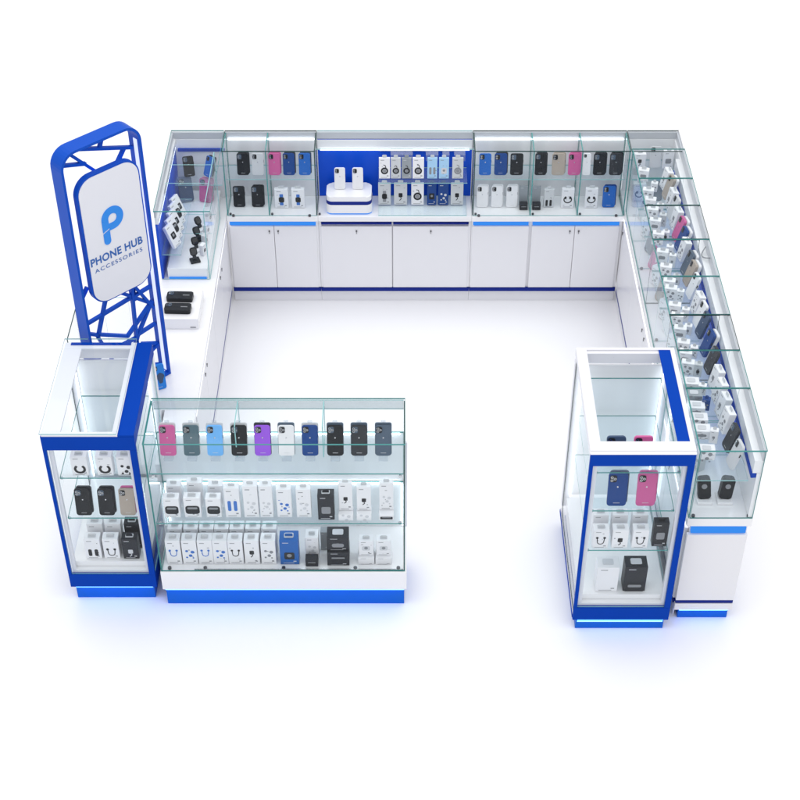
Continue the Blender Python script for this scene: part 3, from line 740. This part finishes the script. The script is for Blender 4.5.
# --- left back counter case
g = 'phones and boxes in the left back case'
up = 'upper shelf of the left back case'
lo = 'floor of the left back case'
for x, c, b, l in ((-2.169, 'black', 'charcoal', 'black phone at the left end, ' + up), (-2.061, 'pale', None, 'pale grey phone beside the black one, ' + up), (-1.941, 'pink', 'pink', 'pink phone in the middle, ' + up),
                   (-1.836, 'navy', 'charcoal', 'blue phone right of the pink one, ' + up), (-1.722, 'blue', 'dusk', 'bright blue phone at the right end, ' + up)):
    phone(x, 3.150, 1.0865, .084, .165, c, l, g, backing=b, lean=R(11), lens=2)
for x, b, l in ((-2.214, None, 'black phone at the left end, ' + lo), (-2.079, 'charcoal', 'black phone beside the watch boxes, ' + lo)):
    phone(x, 3.146, .8165, .086, .160, 'black', l, g, backing=b, lean=R(11), lens=2)
package(-1.901, 3.133, .8165, .100, .160, .035, 'carton', 'watch', 'white box with blue watch picture, left of two in the left back case', g, pic='print_blue')
package(-1.779, 3.133, .8165, .096, .160, .035, 'carton', 'watch', 'white box with blue watch picture, right of two in the left back case', g, pic='print_blue')

# --- right back counter case
g = 'phones and boxes in the right back case'
up = 'upper shelf of the right back case'
lo = 'floor of the right back case'
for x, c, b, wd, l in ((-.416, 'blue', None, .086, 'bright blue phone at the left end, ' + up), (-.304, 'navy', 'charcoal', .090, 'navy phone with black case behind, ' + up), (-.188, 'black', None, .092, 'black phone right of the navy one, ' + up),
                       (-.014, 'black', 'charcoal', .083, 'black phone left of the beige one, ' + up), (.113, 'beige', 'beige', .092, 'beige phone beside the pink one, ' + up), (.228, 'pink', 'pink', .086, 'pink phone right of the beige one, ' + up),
                       (.318, 'white', None, .055, 'white glass reflection modelled as a narrow phone, ' + up), (.412, 'black', 'charcoal', .090, 'black phone second from the right, ' + up), (.529, 'charcoal', 'black', .090, 'black phone at the right end, ' + up)):  # the narrow white one is a glass reflection built as a phone
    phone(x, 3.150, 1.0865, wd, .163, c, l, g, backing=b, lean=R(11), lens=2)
for x, n in ((-.428, 'left'), (-.321, 'middle'), (-.211, 'right')):
    phone(x, 3.140, .8165, .080, .165, 'white', f'white phone, {n} one of three together, {lo}', g, lean=R(11), lens=2, backing='white')
for x, n in ((-.124, 'left'), (-.030, 'right')):
    package(x, 3.170, .8165, .062, .155, .012, 'carton_grey', None, f'grey hanging card behind the {n} small black box, right back case', g, tab=False, lean=R(6))
    package(x, 3.105, .8165, .060, .052, .040, 'carton_black', 'speaker', f'{n} small black box in front of a grey card, right back case', g, pic='print_grey', tab=False, lines=False, pz=.5)
package(.060, 3.140, .8165, .072, .155, .030, 'carton_pale', 'legs', 'grey box with two black earphones, middle of the right back case floor', g, pz=.26)
package(.198, 3.133, .8165, .092, .165, .030, 'carton', 'headphones', 'white box with black headphones, left of two in the right back case', g)
package(.371, 3.133, .8165, .092, .165, .030, 'carton', 'headphones', 'white box with black headphones, right of two in the right back case', g)
phone(.502, 3.140, .8165, .092, .165, 'blue', 'bright blue phone at the right end, ' + lo, g, backing='navy', lean=R(11), lens=2)

# --- middle back counter: accessory cards and the charging station
g = 'accessory packs in front of the blue back panel'
C1 = [(-1.144, .080, 'carton', 'coil', 'print_black', 'white pack with black round cable, leftmost in the upper row on blue'), (-1.062, .072, 'carton_pale', 'coil', 'print_black', 'pale pack with black cable, second from left in the upper row on blue'),
      (-.984, .072, 'carton_grey', 'coil', 'print_black', 'dark pack with black cable, third from left in the upper row on blue'), (-.900, .083, 'carton', 'coil', 'print_black', 'white pack with black round cable, fourth from left in the upper row on blue'),
      (-.798, .072, 'carton_sky', 'legs', 'print_grey', 'light blue pack, left one of the two light blue packs'), (-.714, .072, 'carton_sky', 'device', 'print_light', 'light blue pack, right one of the two light blue packs'),
      (-.614, .080, 'carton_pale', 'coil', 'print_grey', 'pale pack with grey round cable, rightmost in the upper row on blue')]
for x, w, m, k, p, l in C1: package(x, 3.135, 1.0655, w, .160, .022, m, k, l, g, pic=p, lean=R(8), pz=.38)
C2 = [(-1.146, .092, 'carton_pale', 'watch', 'print_grey', 'pale grey pack at the left end of the lower row on blue'), (-1.028, .096, 'carton_pale', 'plug', 'print_black', 'pale pack with a black plug, second in the lower row on blue'),
      (-.903, .092, 'carton', 'coil', 'print_black', 'white pack with round black cable, third in the lower row on blue'), (-.799, .068, 'carton_navy', 'device', 'print_black', 'navy pack, left one of two navy packs in the lower row'),
      (-.714, .076, 'carton_navy', 'dots', 'print_light', 'navy pack, right one of two navy packs in the lower row'), (-.613, .092, 'carton_pale', 'plug', 'print_black', 'pale pack with black plug at the right end of the lower row on blue')]
for x, w, m, k, p, l in C2: package(x, 3.160, .8235, w, .172, .022, m, k, l, g, pic=p, lean=R(8), pz=.40)

cs = thing('charging_station', 'rounded white charging stand with a blue band on the middle back counter', 'charging stand', (-1.404, 3.15, .8155))
bm = bmesh.new(); zprism(bm, rrect(.338, .205, .045), .012, .082); finish('lower_body', bm, M['white_gloss'], cs)
bm = bmesh.new(); zprism(bm, rrect(.330, .197, .042), .0, .0115); finish('glow_strip', bm, M['led_blue'], cs)
bm = bmesh.new(); zprism(bm, rrect(.334, .201, .044), .0825, .110); finish('band', bm, M['navy'], cs)
bm = bmesh.new(); zprism(bm, rrect(.330, .197, .042), .1105, .150, bev=.008); finish('upper_body', bm, M['white_gloss'], cs)
for n, (x, s) in enumerate(((-1.470, 'left'), (-1.340, 'right'))):
    phone(x, 3.150, .9665, .078, .165, 'white', f'white phone standing on the {s} side of the charging stand', 'white phones on the charging stand', lean=R(9), lens=2, thick=.014)

# --- left corner case
g = 'phones on the corner case shelves'
phone(-2.553, 3.125, 1.0895, .078, .150, 'black', 'black phone on a blue easel, upper shelf of the left corner case', g, rz=R(14), lean=R(16), kick='navy', lens=2)
phone(-2.432, 3.125, 1.0895, .070, .150, 'blue', 'blue phone leaning against a dark case, upper shelf of the left corner case', g, rz=R(-40), lean=R(20), kick='black', backing='black', lens=2)
phone(-2.585, 3.10, .8855, .100, .185, 'dusk', 'dark blue thick phone case below the black phone in the left corner case', g, rz=R(18), lean=R(14), thick=.03, kick='dusk')
phone(-2.455, 3.10, .8855, .095, .180, 'pink', 'pink phone pair in the left corner case', g, rz=R(-14), lean=R(14), backing='pink', kick='pink')
g = 'grey phone boxes leaning on the blue side panel'
for i, y in enumerate((2.38, 2.47, 2.56, 2.65, 2.74)):
    package(-2.560, y, .9915, .085, .165, .026, 'carton', 'speaker' if i % 2 else 'device', f'white and grey phone box leaning on blue panel, {ORD[i]} from the front, left corner case', g, rz=R(66), pic='print_black', lean=R(24), tab=False, pz=.5)
g = 'black gadgets on stands in the left corner case'
for i, y in enumerate((2.36, 2.49, 2.62, 2.75)):
    t = thing('watch_stand', f'black smart watch on a small stand, {ORD[i]} from the front in the left corner case', 'watch', (-2.455, y, .8855), R(20 + 9 * i), g)
    bm = bmesh.new(); box(bm, -.034, .034, -.030, .030, 0, .016, bev=.004); finish('base', bm, M['ph_black' if i % 2 == 0 else 'white_gloss'], t)
    bm = bmesh.new(); prism(bm, rrect(.022, .050, .006), 0, .009, 0, .038); tilt(bm, R(20)); finish('arm', bm, M['ph_charcoal'], t)
    bm = bmesh.new(); prism(bm, rrect(.050, .058, .016), -.014, -.002, 0, .070, bev=.003); tilt(bm, R(28)); wc = finish('watch_case', bm, M['ph_black'], t)
    bm = bmesh.new(); prism(bm, rrect(.038, .044, .012), -.0165, -.0142, 0, .070); tilt(bm, R(28)); finish('watch_screen', bm, M['lens'], wc)
    bm = bmesh.new(); stroke(bm, [(0, .042), (.002, .017)], .026, -.011, -.006); tilt(bm, R(28)); finish('strap', bm, M['ph_charcoal'], t)

g = 'small boxes along the inner edge of the left corner case'
for i, (y, m) in enumerate(((2.44, 'carton'), (2.56, 'carton_pale'), (2.69, 'carton'), (2.85, 'carton'))):
    package(-2.392, y, .8855, .046, .085, .030, m, 'device', f'small {"white" if m == "carton" else "grey"} box by the inner glass, {ORD[i]} from the front in the left corner case', g, rz=R(70), pic='print_black', small=True, tab=False)

# --- low riser with two black phones lying on the left counter
rs = thing('display_riser', 'low white riser block on the left counter behind the sign', 'riser', (-2.500, 1.865, .8005))
bm = bmesh.new(); box(bm, -.155, .132, -.165, .185, 0, .085, bev=.004); finish('block', bm, M['white_gloss'], rs)
bm = bmesh.new(); box(bm, .075, .112, -.1665, -.1655, .012, .020); finish('badge', bm, M['print_grey'], rs)
for y, l in ((1.925, 'black phone box lying flat on the white riser, the farther one'), (1.795, 'black phone box lying flat on the white riser, the nearer one')):
    t = thing('phone', l, 'phone', (-2.510, y, .8865), R(-2), 'black phones lying on the riser')
    bm = bmesh.new(); zprism(bm, rrect(.175, .085, .014), 0, .030, bev=.004); finish('shell', bm, M['ph_black'], t)
    bm = bmesh.new(); zprism(bm, rrect(.034, .034, .010), .0302, .0325, -.060, .018); cm = finish('camera_module', bm, M['ph_slate'], t)
    for sx, sy in ((-.008, .008), (-.008, -.008), (.008, 0)):
        bm = bmesh.new(); disc(bm, -.060 + sx, .018 + sy, .0326, .006, .002, 10, 'z'); finish('lens', bm, M['lens'], cm)
    bm = bmesh.new(); box(bm, .02, .065, -.004, .004, .0302, .0308); finish('print_line', bm, M['print_grey'], t)
pc = phone(-2.545, 1.075, .8005, .078, .185, 'azure', 'light blue phone case with dark patterned back, standing by the sign foot', None, rz=R(25), lean=R(5), thick=.016)
bm = bmesh.new(); prism(bm, [(.022 * math.cos(a) * (1 + .3 * math.sin(3 * a)), .040 * math.sin(a)) for a in [2 * PI * k / 20 for k in range(20)]], -.0016, -.0009, .008, .085); pprt('printed_pattern', bm, M['ph_dusk'], pc, R(5), .003)

# --- right run, outer row: phones and boxes leaning along the outer side
g = 'outer row of products along the right counter'
def behind(i, n): return f'{ORD[i]} from the far end' if i < n // 2 else (f'{ORD[n - 1 - i]} from the near end')
RO = [(2.90, 'box', 'carton'), (2.78, 'phone', 'beige'), (2.64, 'box', 'carton'), (2.52, 'phone', 'pale'), (2.40, 'box', 'carton'), (2.262, 'phone', 'pink'), (2.14, 'phone', 'navy'), (2.03, 'box', 'carton'),
      (1.86, 'phone', 'slate'), (1.75, 'phone', 'beige'), (1.61, 'phone', 'white'), (1.43, 'box', 'carton'), (1.31, 'phone', 'white'), (1.20, 'phone', 'dusk'), (1.02, 'phone', 'navy'), (.85, 'phone', 'charcoal'),
      (.69, 'box', 'carton'), (.57, 'box', 'carton'), (.44, 'box', 'carton'), (.31, 'box', 'carton'), (.15, 'phone', 'charcoal'), (.01, 'phone', 'pale')]
for i, (y, k, c) in enumerate(RO):
    nm = {'carton': 'white product box'}.get(c, NAMES.get(c, c) + ' phone')
    l = f'{nm} in the right counter upper outer row, {behind(i, len(RO))}'
    if k == 'phone': phone(.822, y, 1.1305, .088, .172, c, l, g, rz=R(-80), lean=R(16), backing='white' if c in ('beige', 'pink', 'navy', 'slate') else None, lens=2, thick=.018)
    else: package(.822, y, 1.1305, .086, .150, .045, 'carton', 'dots' if i % 2 else 'plug', l, g, rz=R(-80), lean=R(10), small=False, pic='print_grey')

# --- right run, inner row: small white cartons
g = 'inner row of small boxes along the right counter'
RI = [3.0, 2.74, 2.62, 2.50, 2.36, 2.20, 1.99, 1.82, 1.66, 1.58, 1.40, 1.29, 1.16, 1.02, .92, .82, .66, .55, .44, .335, .235, .06]
for i, y in enumerate(RI):
    m = 'carton_grey' if i in (17,) else 'carton'
    l = f'small {"dark grey" if m == "carton_grey" else "white"} carton in the right counter upper inner row, {behind(i, len(RI))}'
    big = i > 15
    package(.705, y, 1.1305, .098 if big else .078, .062 if big else .088, .070 if big else .050, m, 'dots' if i % 2 else 'device', l, g, rz=R(-4 if big else -12), pic='print_grey', tab=not big, pz=.5)

g = 'middle row of products along the right counter'
RM = [(2.86, 'carton', 'dots'), (2.56, 'carton', 'plug'), (2.42, 'carton_pale', 'dots'), (2.25, 'carton', 'watch'), (2.06, 'carton', 'dots'), (1.94, 'carton', 'plug'), (1.74, 'carton_pale', 'device'),
      (1.56, 'carton', 'dots'), (1.35, 'carton', 'wire'), (1.21, 'carton', 'plug'), (.98, 'carton', 'dots'), (.80, 'carton_pale', 'watch'), (.63, 'carton', 'wire'), (.49, 'carton_navy', 'dots'), (.20, 'carton', 'plug')]
for i, (y, m, k) in enumerate(RM):
    c = {'carton': 'white', 'carton_pale': 'pale grey', 'carton_navy': 'navy'}[m]
    package(.765, y, 1.1305, .048, .070 + .012 * (i % 3), .036, m, k, f'slim {c} box, upper middle row of the right counter, {behind(i, len(RM))}', g, rz=R(-14), pic='print_grey', small=True)

g = 'products in the far right corner'
package(.700, 3.17, 1.1305, .085, .120, .045, 'carton', 'plug', 'white box at the back of the far right corner, upper level, left one', g, pic='print_black')
phone(.815, 3.18, 1.1305, .080, .160, 'pale', 'pale grey phone at the back of the far right corner, upper level', g, lean=R(11), lens=2)
package(.905, 3.17, 1.1305, .075, .140, .040, 'carton', 'device', 'white box at the back of the far right corner, upper level, right one', g, pic='print_grey')
package(.720, 3.15, .8605, .090, .150, .045, 'carton', 'headphones', 'white headphone box in the far right corner, lower level', g)
phone(.850, 3.16, .8605, .085, .165, 'slate', 'blue-grey phone in the far right corner, lower level', g, lean=R(11), lens=2)

# --- right run, lower level
g = 'products on the lower level of the right counter'
RL = [(2.90, 'phone', 'pale'), (2.68, 'box', 'carton'), (2.50, 'phone', 'slate'), (2.30, 'phone', 'pink'), (2.10, 'box', 'carton'), (1.93, 'phone', 'beige'), (1.72, 'box', 'carton'), (1.58, 'phone', 'white'),
      (1.34, 'box', 'carton'), (1.20, 'box', 'carton_pale'), (.98, 'phone', 'white'), (.60, 'box', 'carton'), (.28, 'box', 'carton_pale')]
for i, (y, k, c) in enumerate(RL):
    nm = {'carton': 'white box', 'carton_pale': 'pale grey box'}.get(c, NAMES.get(c, c) + ' phone')
    l = f'{nm} on the lower level of the right counter, {behind(i, len(RL))}'
    if k == 'phone': phone(.700, y, .8605, .085, .170, c, l, g, rz=R(-70), lean=R(12), lens=2)
    else: package(.700, y, .8605, .085, .150, .05, c, 'dots', l, g, rz=R(-60), pic='print_grey')
g = 'black gadgets in white trays at the near end of the right counter'
for x, n, a in ((.722, 'left', -6), (.838, 'right', 8)):
    t = thing('gadget_tray', f'black gadget in a white tray, {n} one at the right counter near end', 'gadget', (x, .02, .8605), 0, g)
    bm = bmesh.new(); box(bm, -.045, .045, -.05, .05, 0, .018, bev=.004); finish('tray', bm, M['white_gloss'], t)
    bm = bmesh.new(); prism(bm, rrect(.074, .135, .016), -.02, .022, 0, .084, bev=.004)
    bmesh.ops.rotate(bm, verts=bm.verts[:], cent=(0, 0, .02), matrix=Matrix.Rotation(R(a), 3, 'Y') @ Matrix.Rotation(R(-14), 3, 'X')); gd = finish('gadget_body', bm, M['ph_black'], t)
    bm = bmesh.new(); disc(bm, 0, -.0225, .10, .016, .002, 16)
    bmesh.ops.rotate(bm, verts=bm.verts[:], cent=(0, 0, .02), matrix=Matrix.Rotation(R(a), 3, 'Y') @ Matrix.Rotation(R(-14), 3, 'X')); finish('dial', bm, M['print_grey'], gd)
bad = [l for l in LABELS if not 4 <= len(l.split()) <= 16]
dup = [l for l in set(LABELS) if LABELS.count(l) > 1]
if bad or dup: print('LABEL PROBLEMS', [(len(l.split()), l) for l in bad], dup)


# ------------------------------------------------------------------ light, world, camera
w = bpy.data.worlds.new('World'); scene.world = w; w.use_nodes = True
bg = w.node_tree.nodes['Background']; bg.inputs[0].default_value = (.97, .977, 1.0, 1); bg.inputs[1].default_value = .76
def area(name, loc, target, size, power, col=(1, 1, 1)):
    l = bpy.data.lights.new(name, 'AREA'); l.shape = 'SQUARE'; l.size = size; l.energy = power; l.color = col
    o = bpy.data.objects.new(name, l); COL.objects.link(o); o.location = loc
    o.rotation_euler = (Vector(target) - Vector(loc)).to_track_quat('-Z', 'Y').to_euler()
area('studio_softbox', (-1.2, 2.0, 15.0), (-1.0, 2.6, 0), 24, 2350)

cam = bpy.data.cameras.new('Camera'); co = bpy.data.objects.new('Camera', cam); COL.objects.link(co)
co.location = (-1.032, -6.243, 6.955); co.rotation_euler = (R(90 - 40.4557), 0, 0)
cam.sensor_width = 36; cam.lens = 36 * 1509.517 / 800; cam.clip_end = 300
scene.camera = co
scene.view_settings.view_transform = 'Standard'; scene.view_settings.look = 'None'; scene.view_settings.exposure = 0; scene.view_settings.gamma = 1
scene.render.engine = 'CYCLES'
cy = scene.cycles
cy.use_denoising = True; cy.max_bounces = 10; cy.diffuse_bounces = 4; cy.glossy_bounces = 4; cy.transparent_max_bounces = 64
cy.sample_clamp_indirect = 6; cy.caustics_reflective = False; cy.caustics_refractive = False
